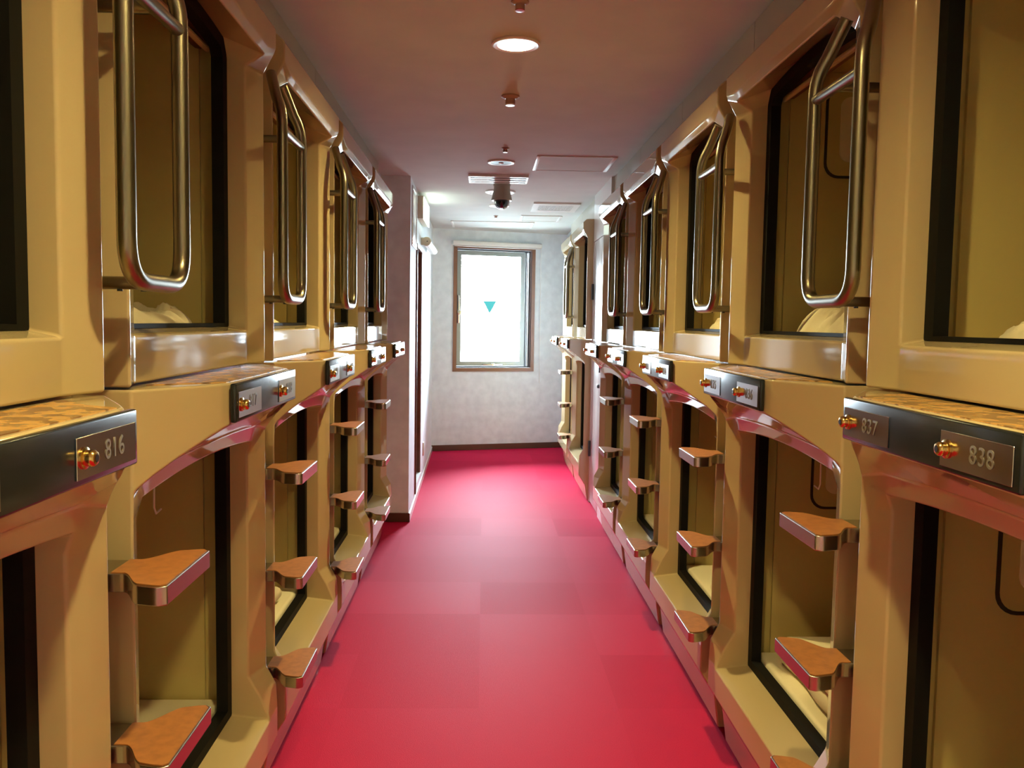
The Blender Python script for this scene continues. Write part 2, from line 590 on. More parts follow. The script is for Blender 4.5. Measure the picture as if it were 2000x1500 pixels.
C1 = 0.084
GD = -0.078     # depth of the black window gasket behind the rim plane
FL = G/2 - 0.0006

def build_upper_front(s):
    m = loc_map(s)
    bm = bm_new()
    Z0 = 1.259
    R0 = [(0.0, Z0), (0.0, 1.347), (0.0, 2.032), (0.028, 2.085), (0.033, 2.099), (0.033, 2.150), (0.010, 2.172)]
    R1 = [(-0.027, Z0), (-0.027, 1.347), (-0.027, 2.030), (0.022, 2.058), (0.033, 2.082), (0.033, 2.150), (0.010, 2.172)]
    def col(u, R):
        return [m(u, d, z) for d, z in R]
    cA, cB = col(0, R0), col(C1, R1)
    cC, cD = col(W-C1, R1), col(W, R0)
    strip(bm, cA, cB)
    strip(bm, cC, cD)
    us = arc_pts(C1, W-C1, 8)
    for r in (3, 4, 5):
        strip(bm, [m(u, *R1[r]) for u in us], [m(u, *R1[r+1]) for u in us])
    strip(bm, [m(u, *R1[0]) for u in us], [m(u, *R1[1]) for u in us])
    # outline of the opening, front edge and gasket edge
    Fo, Go = [], []
    def add(f, g):
        Fo.append(m(*f))
        Go.append(m(*g))
    add((C1, *R1[1]), (C1, GD, 1.357))
    add((C1, *R1[2]), (C1, GD, 2.050))
    add((C1, *R1[3]), (C1+0.028, GD, 2.092))
    for u in us[1:-1]:
        t = 2*(u-C1)/(W-2*C1)-1
        add((u, *R1[3]), (C1+0.028+(u-C1)*(W-2*C1-0.056)/(W-2*C1), GD, 2.092+0.024*(1-t*t)))
    add((W-C1, *R1[3]), (W-C1-0.028, GD, 2.092))
    add((W-C1, *R1[2]), (W-C1, GD, 2.050))
    add((W-C1, *R1[1]), (W-C1, GD, 1.357))
    for u in us[-2:0:-1]:
        add((u, *R1[1]), (u, GD, 1.357))
    strip(bm, Fo, Go, closed=True)
    # sides, flanges, underside and top return
    for u, R, fu in ((0, R0, -FL), (W, R0, W+FL)):
        a = col(u, R)
        b = [m(u, -0.10, z) for d, z in R]
        strip(bm, a, b)
        strip(bm, b, [m(fu, -0.10, z) for d, z in R])
    und = [m(0, R0[0][0], Z0)] + [m(u, R1[0][0], Z0) for u in us] + [m(W, 0, Z0)]
    strip(bm, und, [m(0, -0.10, Z0)] + [m(u, -0.10, Z0) for u in us] + [m(W, -0.10, Z0)])
    topl = [m(0, *R0[6])] + [m(u, *R1[6]) for u in us] + [m(W, *R0[6])]
    strip(bm, topl, [m(0, -0.072, 2.176)] + [m(u, -0.072, 2.176) for u in us] + [m(W, -0.072, 2.176)])
    outline = []
    for u, z in [(C1, 1.357), (C1, 2.05), (C1+0.028, 2.092)]:
        outline.append((u, z))
    for u in us[1:-1]:
        t = 2*(u-C1)/(W-2*C1)-1
        outline.append((C1+0.028+(u-C1)*(W-2*C1-0.056)/(W-2*C1), 2.092+0.024*(1-t*t)))
    outline += [(W-C1-0.028, 2.092), (W-C1, 2.05), (W-C1, 1.357)]
    return bm, outline

PL0, PL1 = 0.190, 0.715          # extent of the sign panel
def bulge_d(u):
    D, r = 0.110, 0.022
    a = D*u/PL0 if u < W/2 else D*(W-u)/(W-PL1)
    h = max(0.0, r-abs(a-D))/r          # rounded corner between the flank and the front
    return min(a, D) - h*h*r/4
def bulge_z(u):
    d = bulge_d(u)/0.110
    return 1.077 + 0.097*(d**0.85)

def build_lower_front(s):
    m = loc_map(s)
    bm = bm_new()
    kick = [(0.03, 0.205), (-0.020, 0.125), (-0.036, 0.012), (-0.080, 0.012), (-0.080, 0.001)]
    R0 = [(0.0, 1.077), (0.0, 1.050), (0.0, 1.020), (0.0, 0.410), (0.028, 0.357), (0.030, 0.290)] + kick
    R1 = [(-0.006, 1.096), (-0.016, 1.052), (-0.028, 1.020), (-0.028, 0.408), (0.002, 0.357), (0.030, 0.290)] + kick
    RM = [tuple((a+b)/2 for a, b in zip(p, q)) for p, q in zip(R0, R1)]
    def col(u, R):
        return [m(u, d, z) for d, z in R]
    strip(bm, col(0, R0), col(C1/2, RM))
    strip(bm, col(C1/2, RM), col(C1, R1))
    strip(bm, col(W-C1, R1), col(W-C1/2, RM))
    strip(bm, col(W-C1/2, RM), col(W, R0))
    us = arc_pts(C1, W-C1, 24)
    def A1(u):
        t = 2*(u-C1)/(W-2*C1)-1
        return (u, -0.006, 1.096+0.010*(1-t*t))
    def A2(u):
        t = 2*(u-C1)/(W-2*C1)-1
        return (u, -0.016, 1.052+0.018*(1-t*t))
    strip(bm, [m(*A1(u)) for u in us], [m(*A2(u)) for u in us])
    for r in range(5, len(R1)-1):
        strip(bm, [m(u, *R1[r]) for u in us], [m(u, *R1[r+1]) for u in us])
    # projecting band
    ub = sorted(set([0, C1/2, W-C1/2, W] + us))
    B = [m(u, bulge_d(u), bulge_z(u)) for u in ub]
    Tt = [m(u, bulge_d(u), 1.2545) for u in ub]
    strip(bm, B, Tt)
    strip(bm, Tt, [m(u, -0.10, 1.2545) for u in ub])
    inner = []
    for u in ub:
        if u <= 1e-9:
            inner.append(m(0, *R0[0]))
        elif u < C1-1e-9:
            inner.append(m(u, *RM[0]))
        elif u <= W-C1+1e-9:
            # points that are not arch columns still sit on the arch line
            inner.append(m(*A1(u)))
        elif u < W-1e-9:
            inner.append(m(u, *RM[0]))
        else:
            inner.append(m(W, *R0[0]))
    strip(bm, B, inner)
    # opening
    Fo, Go, outline = [], [], []
    def add(f, g):
        Fo.append(m(*f))
        Go.append(m(g[0], GD, g[1]))
        outline.append(g)
    add((C1, *R1[5]), (C1, 0.303))
    add((C1, *R1[4]), (C1, 0.357))
    add((C1, *R1[3]), (C1, 0.408))
    add((C1, *R1[2]), (C1, 1.016))
    add(A2(C1), (C1, 1.046))
    for i, u in enumerate(us[1:-1]):
        t = 2*(u-C1)/(W-2*C1)-1
        add(A2(u), (u, 1.048+0.018*(1-t*t)))
    add(A2(W-C1), (W-C1, 1.046))
    add((W-C1, *R1[2]), (W-C1, 1.016))
    add((W-C1, *R1[3]), (W-C1, 0.408))
    add((W-C1, *R1[4]), (W-C1, 0.357))
    add((W-C1, *R1[5]), (W-C1, 0.303))
    for u in us[-2:0:-1]:
        add((u, *R1[5]), (u, 0.303))
    strip(bm, Fo, Go, closed=True)
    for u, fu in ((0, -FL), (W, W+FL)):
        prof = [(0.0, 1.2545)] + R0[:-2]
        a = [m(u, d, z) for d, z in prof]
        b = [m(u, -0.10, z) for d, z in prof]
        strip(bm, a, b)
        strip(bm, b, [m(fu, -0.10, z) for d, z in prof])
    return bm, outline

def ring_part(s, outline, inset, bot=None, top=None):
    """rubber gasket following an outline, its face at GD"""
    m = loc_map(s)
    bm = bm_new()
    cu = sum(p[0] for p in outline)/len(outline)
    pts = [Vector((p[0], p[1])) for p in outline]
    n = len(pts)
    inn = []
    for i in range(n):
        a, b, c = pts[i-1], pts[i], pts[(i+1) % n]
        e1, e2 = (b-a).normalized(), (c-b).normalized()
        n1, n2 = Vector((e1.y, -e1.x)), Vector((e2.y, -e2.x))
        nn = (n1+n2)
        nn = nn/max(0.3, nn.length_squared)*2
        q = b + nn*inset
        inn.append(q)
    zlo = min(p.y for p in pts)
    zhi = max(p.y for p in pts)
    for q, b in zip(inn, pts):
        if bot is not None and b.y < zlo+0.01:
            q.y = b.y + bot
        if top is not None and b.y > zhi-0.04:
            q.y = b.y - top
    out2 = pts
    f0 = [m(p.x, GD+0.004, p.y) for p in out2]
    f1 = [m(p.x, GD+0.004, p.y) for p in inn]
    b0 = [m(p.x, GD-0.02, p.y) for p in out2]
    b1 = [m(p.x, GD-0.026, p.y) for p in inn]
    strip(bm, f0, f1, closed=True)
    strip(bm, f1, b1, closed=True)
    strip(bm, f0, b0, closed=True)
    strip(bm, b0, b1, closed=True)
    return bm, inn

def shell_part(s, z0, z1, inn):
    """lining of the sleeping compartment: five sides, plus the front return up to the gasket"""
    m = loc_map(s)
    bm = bm_new()
    u0, u1, d0, d1 = 0.035, W-0.035, -0.099, -2.05
    face(bm, [m(u0, d0, z0), m(u1, d0, z0), m(u1, d1, z0), m(u0, d1, z0)])
    face(bm, [m(u0, d0, z1), m(u0, d1, z1), m(u1, d1, z1), m(u1, d0, z1)])
    face(bm, [m(u0, d0, z0), m(u0, d1, z0), m(u0, d1, z1), m(u0, d0, z1)])
    face(bm, [m(u1, d0, z0), m(u1, d0, z1), m(u1, d1, z1), m(u1, d1, z0)])
    face(bm, [m(u0, d1, z0), m(u1, d1, z0), m(u1, d1, z1), m(u0, d1, z1)])
    lo = min(p.y for p in inn)-0.01
    hi = max(p.y for p in inn)-0.05
    a, b = C1+0.01, W-C1-0.01
    for q in ([(u0, z0), (u1, z0), (u1, lo), (u0, lo)], [(u0, hi+0.07), (u1, hi+0.07), (u1, z1), (u0, z1)],
              [(u0, lo), (a, lo), (a, hi+0.07), (u0, hi+0.07)], [(b, lo), (u1, lo), (u1, hi+0.07), (b, hi+0.07)]):
        face(bm, [m(u, d0, z) for u, z in q])
    return bm

def side_panels(s, z0, z1):
    m = loc_map(s)
    bm = bm_new()
    for u in (0.035, W-0.035):
        sg = 1 if u < 0.5 else -1
        us = (u+sg*0.001, u+sg*0.010)
        P = [(-0.158, z0), (-2.0, z0), (-2.0, z1), (-0.158, z1)]
        a = [m(us[0], d, z) for d, z in P]
        b = [m(us[1], d, z) for d, z in P]
        strip(bm, a, b, closed=True)
        face(bm, b)
    return bm

def rounded_rect(x0, x1, z0, z1, r, n=6):
    pts = []
    for cx, cz, a0 in ((x1-r, z1-r, 0), (x0+r, z1-r, 90), (x0+r, z0+r, 180), (x1-r, z0+r, 270)):
        for k in range(n+1):
            a = math.radians(a0+90*k/n)
            pts.append((cx+r*math.cos(a), cz+r*math.sin(a)))
    return pts

def make_upper(s):
    e = empty('upper_capsule')
    bm, outl = build_upper_front(s)
    finish('capsule_front', bm, M_cream, e, bevel=0.0055, angle=11)
    m = loc_map(s)
    bm = bm_new()
    a, b = -FL+0.002, W+FL-0.002
    face(bm, [m(a, -0.066, 2.174), m(b, -0.066, 2.174), m(b, -0.066, CEIL-0.001), m(a, -0.066, CEIL-0.001)])
    for u in (a, b):
        face(bm, [m(u, -0.066, 2.174), m(u, -0.11, 2.174), m(u, -0.11, CEIL-0.001), m(u, -0.066, CEIL-0.001)])
    finish('top_panel', bm, M_panel, e, smooth=False)
    bm, inn = ring_part(s, outl, 0.034, bot=0.009)
    finish('window_gasket', bm, M_gasket, e, smooth=False)
    finish('compartment_lining', shell_part(s, 1.335, 2.165, inn), M_inside, e, smooth=False)
    finish('side_panel', side_panels(s, 1.337, 2.163), M_inside2, e, smooth=False, merge=False)
    # roller blind, rolled up under the header
    bm = bm_new()
    tube(bm, [m(0.06, -0.150, 2.105), m(W-0.06, -0.150, 2.105)], 0.030, 14)
    bl = finish('roller_blind', bm, M_blind, e)
    bm = bm_new()
    tube(bm, [m(0.09, -0.122, 2.066), m(W-0.09, -0.122, 2.066)], 0.008, 10)
    finish('blind_bar', bm, M_bar, bl)
    if s < 0:
        control_panel(s, e, 1.842, 2.12)
    return e

def control_panel(s, e, z0, z1):
    m = loc_map(s)
    u = W-0.045-0.0005
    bm = bm_new()
    P = rounded_rect(-0.62, -0.268, z0, z1, 0.045)
    Q = rounded_rect(-0.612, -0.276, z0+0.008, z1-0.008, 0.039)
    for ua in (u-0.003,):
        strip(bm, [m(ua, d, z) for d, z in P], [m(ua, d, z) for d, z in Q], closed=True)
        strip(bm, [m(ua, d, z) for d, z in P], [m(u, d, z) for d, z in P], closed=True)
    cp = finish('panel_seam', bm, M_groove, e, smooth=False)
    bm = bm_new()
    face(bm, [m(u-0.002, d, z) for d, z in Q])
    finish('control_panel', bm, M_inside2, e, smooth=False)
    R = rounded_rect(-0.50, -0.315, z0+0.05, z1-0.03, 0.03)
    bm = bm_new()
    face(bm, [m(u-0.006, d, z) for d, z in R])
    strip(bm, [m(u-0.006, d, z) for d, z in R], [m(u-0.002, d, z) for d, z in R], closed=True)
    finish('lit_recess_inset', bm, M_linen, e, smooth=False)  # pale inset: light falling on the panel recess is put into its colour

def text_mesh(txt, size):
    cu = bpy.data.curves.new('number_lettering', 'FONT')
    cu.body = txt
    cu.size = size
    cu.extrude = 0.0004
    cu.align_x = 'CENTER'
    cu.align_y = 'CENTER'
    cu.space_character = 1.12
    o = bpy.data.objects.new('tmp_text', cu)
    C.objects.link(o)
    bpy.context.view_layer.update()
    dg = bpy.context.evaluated_depsgraph_get()
    me = bpy.data.meshes.new_from_object(o.evaluated_get(dg))
    bpy.data.objects.remove(o)
    bpy.data.curves.remove(cu)
    me.materials.clear()
    me.materials.append(M_digit)
    return me

def make_lower(s):
    e = empty('lower_capsule')
    m = loc_map(s)
    bm, outl = build_lower_front(s)
    finish('capsule_front', bm, M_cream, e, bevel=0.0055, angle=11)
    bm, inn = ring_part(s, outl, 0.034, bot=0.026, top=0.008)
    finish('window_gasket', bm, M_gasket, e, smooth=False)
    finish('compartment_lining', shell_part(s, 0.285, 1.16, inn), M_inside, e, smooth=False)
    finish('side_panel', side_panels(s, 0.287, 1.158), M_inside2, e, smooth=False, merge=False)
    # laminate shelf top
    bm = bm_new()
    P = [(0.11, -0.018), (0.80, -0.018), (0.735, 0.045), (PL1-0.012, 0.100), (PL0+0.012, 0.100), (0.165, 0.045)]
    a = [m(u, d, 1.2545) for u, d in P]
    b = [m(u, d, 1.2560) for u, d in P]
    strip(bm, a, b, closed=True)
    face(bm, b)
    finish('shelf_laminate', bm, M_lam, e, smooth=False)
    # black sign panel with two number plates and two brass locks
    bm = bm_new()
    x0, x1 = sorted((s*0.1105, s*0.1225))
    box(bm, x0, x1, PL0, PL1, 1.1775, 1.2535, 0.0035, 3)
    sg = finish('sign_panel', bm, M_sign, e)
    for k, (a, b) in enumerate(((0.203, 0.374), (0.534, 0.705))):
        bm = bm_new()
        x0, x1 = sorted((s*0.1227, s*0.1240))
        box(bm, x0, x1, a, b, 1.1855, 1.2365, 0.0006, 1)
        finish('number_plate', bm, M_plate, sg)
        ku = a+0.018 if s > 0 else b-0.018
        bm = bm_new()
        sx = s
        lathe(bm, [(0.0135, sx*0.1242), (0.0135, sx*0.1262), (0.0100, sx*0.1272), (0.0098, sx*0.1275), (0.0104, sx*0.1335), (0.0098, sx*0.1365), (0.0080, sx*0.1385), (0.0052, sx*0.1392)], 20,
              center=(0, ku, 1.211), axis='x')
        finish('lock', bm, M_gold, sg)
        bm = bm_new()
        lathe(bm, [(0.0052, sx*0.1393), (0.0048, sx*0.1397)], 12, center=(0, ku, 1.211), axis='x')
        finish('lock_keyway', bm, M_lockcore, sg)
    if s < 0:
        control_panel(s, e, 0.80, 1.12)
    # small pull loop of the blind hanging inside the window
    bm = bm_new()
    tube(bm, [m(0.40, -0.115, 1.05), m(0.40, -0.116, 0.965), m(0.408, -0.115, 0.95), m(0.432, -0.113, 0.955)], 0.0022, 6)
    finish('pull_cord', bm, M_string, e)
    return e

def add_numbers(low, s, near_txt, far_txt):
    sg = [c for c in kids(low) if c.name.startswith('sign_panel')][0]
    for txt, (a, b) in ((near_txt, (0.203, 0.374)), (far_txt, (0.534, 0.705))):
        me = text_mesh(txt, 0.036)
        o = bpy.data.objects.new('number_lettering', me)
        C.objects.link(o)
        o.parent = sg
        mid = (a+b)/2 + (0.018 if s > 0 else -0.018)
        if s > 0:
            o.matrix_local = Matrix(((0, 0, 1, 0.1244), (1, 0, 0, mid), (0, 1, 0, 1.211), (0, 0, 0, 1)))
        else:
            o.matrix_local = Matrix(((0, 0, -1, -0.1244), (-1, 0, 0, mid), (0, 1, 0, 1.211), (0, 0, 0, 1)))

ORD = ['nearest', 'second', 'third', 'fourth', 'fifth', 'sixth', 'seventh']
def row(s, X, starts, side, numbers):
    pu, pl = make_upper(s), make_lower(s)
    ups, lows = [], []
    for k, y in enumerate(starts):
        if k:
            ups.append(copy_tree(pu))
            lows.append(copy_tree(pl))
        else:
            ups.append(pu)
            lows.append(pl)
    for k, y in enumerate(starts):
        U, Lw = ups[k], lows[k]
        U.location = (X, y, 0)
        Lw.location = (X, y, 0)
        pos = 'nearest to the camera' if k == 0 else '%s from the camera' % ORD[k]
        a, b = numbers[k]
        tag(U, 'cream upper sleeping capsule with open window, %s along the %s row' % (pos, side), 'capsule', 'upper capsules of the %s row' % side)
        tag(Lw, 'cream lower capsule under black number panel %s %s, %s, %s row' % (a, b, pos, side), 'capsule', 'lower capsules of the %s row' % side)
        add_numbers(Lw, s, a, b)
    return ups, lows

numL = [('815', '816'), ('817', '818'), ('819', '820'), ('821', '822'), ('823', '824')]
numR = [('838', '837'), ('836', '835'), ('834', '833'), ('832', '831'), ('830', '829'), ('828', '827'), ('826', '825')]
row(1, XL, L_START, 'left', numL)
row(-1, XR, R_START, 'right', numR)

# ------------------------------------------------------------------ grab bars and ladder steps in the gaps
def arc3(p0, pc, p1, n=8):
    """quadratic bend"""
    p0, pc, p1 = Vector(p0), Vector(pc), Vector(p1)
    return [p0*(1-t)**2 + pc*2*t*(1-t) + p1*t*t for t in [i/n for i in range(n+1)]]

def make_handle(s):
    e = empty('grab_bar')
    m = lambda y, d, z: (s*d, y, z)
    h, D = 0.118, 0.064
    path = []
    def leg(sg):
        return (arc3(m(sg*0.064, 0.022, 2.030), m(sg*0.074, 0.028, 2.012), m(sg*0.084, 0.034, 1.994), 2)
                + arc3(m(sg*0.100, 0.046, 1.958), m(sg*h, D, 1.925), m(sg*h, D, 1.880), 8)
                + [Vector(m(sg*h, D, z)) for z in (1.80, 1.70, 1.60, 1.52)]
                + arc3(m(sg*h, D, 1.500), m(sg*h, D, 1.434), m(sg*0.052, D, 1.434), 10))
    a, b = leg(-1), leg(1)
    path = a + [Vector(m(0, D, 1.434))] + b[::-1]
    bm = bm_new()
    tube(bm, path, 0.0142, 18)
    finish('rail_loop', bm, M_steel, e)
    bm = bm_new()
    tube(bm, [m(-h+0.006, D, 1.872), m(h-0.006, D, 1.872)], 0.0115, 16)
    finish('cross_bar', bm, M_steel, e)
    for z, sz in ((1.434, -1), (1.872, 1)):
        bm = bm_new()
        tube(bm, [m(0, D-0.004, z), m(0, -0.099, z)], 0.0105, 16)
        so = finish('standoff', bm, M_steel, e)
        if sz < 0:
            for dd in (0.042, 0.004):
                bm = bm_new()
                lathe(bm, [(0.0045, -0.0135), (0.0045, -0.0095)], 10, center=m(0, dd, z))
                finish('screw', bm, M_dark, so)
    return e

def step_outline():
    pts = [(-0.041, -0.099), (-0.041, 0.012)]
    n = 10
    for i in range(n+1):
        t = i/n
        w = 0.041 + (0.104-0.041)*(3*t*t-2*t**3)
        pts.append((-w, 0.016 + 0.052*t))
    pts += [(-0.110, 0.088), (-0.112, 0.101), (-0.104, 0.112)]
    return pts + [(-y, d) for y, d in pts[::-1]]

def make_step(s):
    e = empty('ladder_step')
    O = step_outline()
    bm = bm_new()
    top = [(s*d, y, 0.0) for y, d in O]
    bot = [(s*d, y, -0.031) for y, d in O]
    face(bm, top)
    face(bm, bot[::-1])
    strip(bm, top, bot, closed=True)
    finish('step_body', bm, M_alu, e, bevel=0.0022, angle=50, segs=2)
    bm = bm_new()
    q = []
    for y, d in O:
        yy = y*0.955 - math.copysign(0.0005, y)
        dd = min(d, 0.1085)
        if d < 0.0:
            dd = -0.002
        q.append((yy, dd))
    a = [(s*d, y, 0.0) for y, d in q]
    b = [(s*d, y, 0.0018) for y, d in q]
    strip(bm, a, b, closed=True)
    face(bm, b)
    finish('tread_pad', bm, M_pad, e, smooth=False)
    return e

grooves = {'left': (1, XL, [1.384+G/2+k for k in range(4)]), 'right': (-1, XR, [1.7364+G/2+k for k in range(4)] + [R_START[6]-G/2])}
STEP_Z = (0.964, 0.676, 0.398)
LEV = ('top', 'middle', 'bottom')
for side, (s, X, ys) in grooves.items():
    ph, ps = make_handle(s), make_step(s)
    first_h, first_s = True, True
    for k, y in enumerate(ys):
        far = side == 'right' and k == 4
        where = ('between the two far capsules' if far else
                 'between the %s and %s capsule columns' % (ORD[k] if k else 'first', ORD[k+1]))
        h = ph if first_h else copy_tree(ph)
        first_h = False
        h.location = (X, y, 0)
        tag(h, 'U-shaped steel grab bar %s of the %s row' % (where, side), 'grab bar', 'grab bars of the %s row' % side)
        for z, lv in zip(STEP_Z, LEV):
            st = ps if first_s else copy_tree(ps)
            first_s = False
            st.location = (X, y, z)
            tag(st, '%s brown-topped metal ladder step %s, %s row' % (lv, where, side), 'step', 'ladder steps of the %s row' % side)

# ------------------------------------------------------------------ bedding
def duvet(name, x0, x1, y0, y1, z0, h, seed, material, folds=1.0, power=0.55, n=72):
    """crumpled heap: closed blob with folds"""
    rnd = random.Random(seed)
    off = Vector((rnd.uniform(-50, 50), rnd.uniform(-50, 50), rnd.uniform(-50, 50)))
    bm = bm_new()
    cx, cy, hx, hy = (x0+x1)/2, (y0+y1)/2, (x1-x0)/2, (y1-y0)/2
    grid = []
    for i in range(n+1):
        r_ = []
        for j in range(n+1):
            a, b = 2*i/n-1, 2*j/n-1
            # square to superellipse footprint
            k = (abs(a)**6+abs(b)**6)**(1/6) if (a or b) else 1
            mx = max(abs(a), abs(b), 1e-6)
            sx, sy = a*mx/k if k else 0, b*mx/k if k else 0
            e = max(0.0, 1-(abs(sx)**5+abs(sy)**5))
            x, y = cx+hx*sx, cy+hy*sy
            p = Vector((x*3.0, y*3.0, 0))+off
            big = noise.noise(p*1.1)
            wob = Vector((noise.noise(p*1.7), noise.noise(p*1.7+Vector((9, 4, 0))), 0))
            q = p*1.5 + wob*0.9
            r1 = 1-abs(noise.noise(Vector((q.x*2.2, q.y*0.9, 3))))*3.2
            r2_ = 1-abs(noise.noise(Vector((q.x*1.3+q.y*2.0, q.y*2.6-q.x*1.2, 8))))*3.2
            fold = 0.20*max(r1, -0.6) + 0.15*max(r2_, -0.6)
            fine = noise.noise(p*6)*0.05 + noise.noise(p*13)*0.025
            z = z0 + h*(e**power)*(0.66+0.30*big+folds*(fold+fine))
            r_.append(bm.verts.new((x, y, max(z, z0+0.001))))
        grid.append(r_)
    for i in range(n):
        for j in range(n):
            bm.faces.new((grid[i][j], grid[i+1][j], grid[i+1][j+1], grid[i][j+1]))
    edge = [grid[i][0] for i in range(n+1)] + [grid[n][j] for j in range(1, n+1)] + [grid[i][n] for i in range(n-1, -1, -1)] + [grid[0][j] for j in range(n-1, 0, -1)]
    low = [bm.verts.new((v.co.x, v.co.y, z0)) for v in edge]
    for i in range(len(edge)):
        j = (i+1) % len(edge)
        bm.faces.new((edge[i], edge[j], low[j], low[i]))
    bm.faces.new(low)
    return finish(name, bm, material, merge=False)

def folded(name, x0, x1, y0, y1, z0, layers, t, seed, material):
    """stack of folded layers with rounded noses towards the corridor"""
    rnd = random.Random(seed)
    bm = bm_new()
    off = Vector((seed*3.1, seed*1.7, 0))
    s = 1 if abs(x0) > abs(x1) else -1
    for k in range(layers):
        zc = z0 + t*(k+0.5)
        n, mm = 24, 12
        yy0, yy1 = y0+rnd.uniform(0, .02), y1-rnd.uniform(0, .02)
        front = x1 + rnd.uniform(-0.02, 0.0)*(1 if x1 > x0 else -1)
        rows = []
        for i in range(n+1):
            y = yy0+(yy1-yy0)*i/n
            w = noise.noise(Vector((y*5, k*2.0, 0))+off)*0.012
            w2 = noise.noise(Vector((y*7, k*3.0, 5))+off)*0.006
            ring_ = []
            for j in range(mm+1):       # nose from the top to the bottom
                a = math.pi/2 - math.pi*j/mm
                sg = 1 if x1 > x0 else -1
                ring_.append((front+w-sg*t/2+sg*math.cos(a)*t/2, y, zc+w2+math.sin(a)*t*0.49))
            ring_ = [(x0, y, zc+w2+t*0.49)] + ring_ + [(x0, y, zc+w2-t*0.49)]
            rows.append([bm.verts.new(p) for p in ring_])
        for a, b in zip(rows[:-1], rows[1:]):
            for j in range(len(a)-1):
                bm.faces.new((a[j], a[j+1], b[j+1], b[j]))
            bm.faces.new((a[-1], a[0], b[0], b[-1]))
        bm.faces.new(rows[0])
        bm.faces.new(rows[-1][::-1])
    return finish(name, bm, material, merge=False)

def mattress(side, k, lower=True):
    X, s, st = (XL, 1, L_START) if side == 'left' else (XR, -1, R_START)
    z0, z1 = (0.2875, 0.335) if lower else (1.3375, 1.352)
    y = st[k]
    xa, xb = sorted((X+s*-0.112, X+s*-2.0))
    bm = bm_new()
    box(bm, xa, xb, y+0.05, y+W-0.05, z0, z1, 0.012, 3)
    o = finish('mattress', bm, M_sheet)
    tag(o, 'cream sheeted mattress inside the %s lower capsule of the %s row' % (ORD[k], side), 'mattress', 'mattresses in the lower capsules')
for side, ks in (('left', (0, 1, 2, 3)), ('right', (0, 1, 2, 3, 4))):
    for k in ks:
        mattress(side, k)

BG = 'bedding left in the capsules'
ZU = 1.337
def bed(o, label, cat='duvet', grp=BG):
    tag(o, label, cat, grp)
bed(duvet('duvet', -1.25, -0.72, L_START[1]+0.07, 2.33, ZU, 0.098, 3, M_linen), 'crumpled cream duvet in the second upper capsule of the left row')
bed(duvet('duvet', -1.25, -0.72, L_START[2]+0.07, 3.30, ZU, 0.070, 8, M_linen), 'low crumpled cream duvet in the third upper capsule of the left row')
bed(duvet('pillow', -1.15, -0.74, L_START[3]+0.30, 4.32, ZU, 0.118, 12, M_linen, 0.3, 0.4), 'plump cream pillow in the fourth upper capsule of the left row', 'pillow', 'pillows in the left upper capsules')
bed(duvet('pillow', -1.15, -0.74, L_START[4]+0.30, 5.22, ZU, 0.085, 13, M_linen, 0.3, 0.4), 'cream pillow glimpsed in the fifth upper capsule of the left row', 'pillow', 'pillows in the left upper capsules')
bed(duvet('duvet', 0.93, 1.5, R_START[0]+0.07, 1.665, ZU, 0.095, 21, M_linen), 'cream duvet bunched up in the nearest upper capsule of the right row')
bed(duvet('duvet', 0.91, 1.55, R_START[1]+0.07, 2.655, ZU, 0.155, 25, M_linen, 1.0, 0.75), 'tall heap of cream duvet in the second upper capsule of the right row')
bed(duvet('duvet', 0.91, 1.5, R_START[2]+0.07, 3.66, ZU, 0.115, 31, M_linen, 1.0, 0.7), 'cream duvet heap in the third upper capsule of the right row')
bed(duvet('duvet', 0.91, 1.4, R_START[3]+0.07, 4.60, ZU, 0.095, 34, M_linen), 'cream duvet in the fourth upper capsule of the right row')
bed(folded('folded_blanket', 1.5, 0.915, 2.03, 2.56, 0.342, 2, 0.045, 4, M_linen), 'folded cream blanket with two rounded folds in the second lower capsule of the right row', 'blanket')
bed(duvet('duvet', 0.91, 1.5, R_START[2]+0.07, 3.43, 0.337, 0.09, 44, M_linen, 1.0, 0.6), 'rumpled cream duvet in the third lower capsule of the right row')
bed(duvet('towel', 0.91, 1.25, R_START[3]+0.25, 4.55, 0.337, 0.125, 48, M_towel, 1.0, 0.6), 'bluish white towels piled in the fourth lower capsule of the right row', 'towel')
bed(folded('folded_blanket', -1.3, -0.735, L_START[2]+0.06, 3.16, 0.342, 1, 0.05, 7, M_linen), 'flat folded cream blanket in the third lower capsule of the left row', 'blanket')
bed(duvet('blanket', -1.2, -0.735, L_START[3]+0.10, 4.27, 0.337, 0.08, 52, M_linen, 1.0, 0.6), 'cream blanket bunched in the fourth lower capsule of the left row', 'blanket')
bed(duvet('pillow', -1.25, -0.87, L_START[1]+0.30, 2.21, 0.337, 0.055, 55, M_sheet, 0.2, 0.4), 'flat cream pillow at the back of the second lower capsule of the left row', 'pillow')

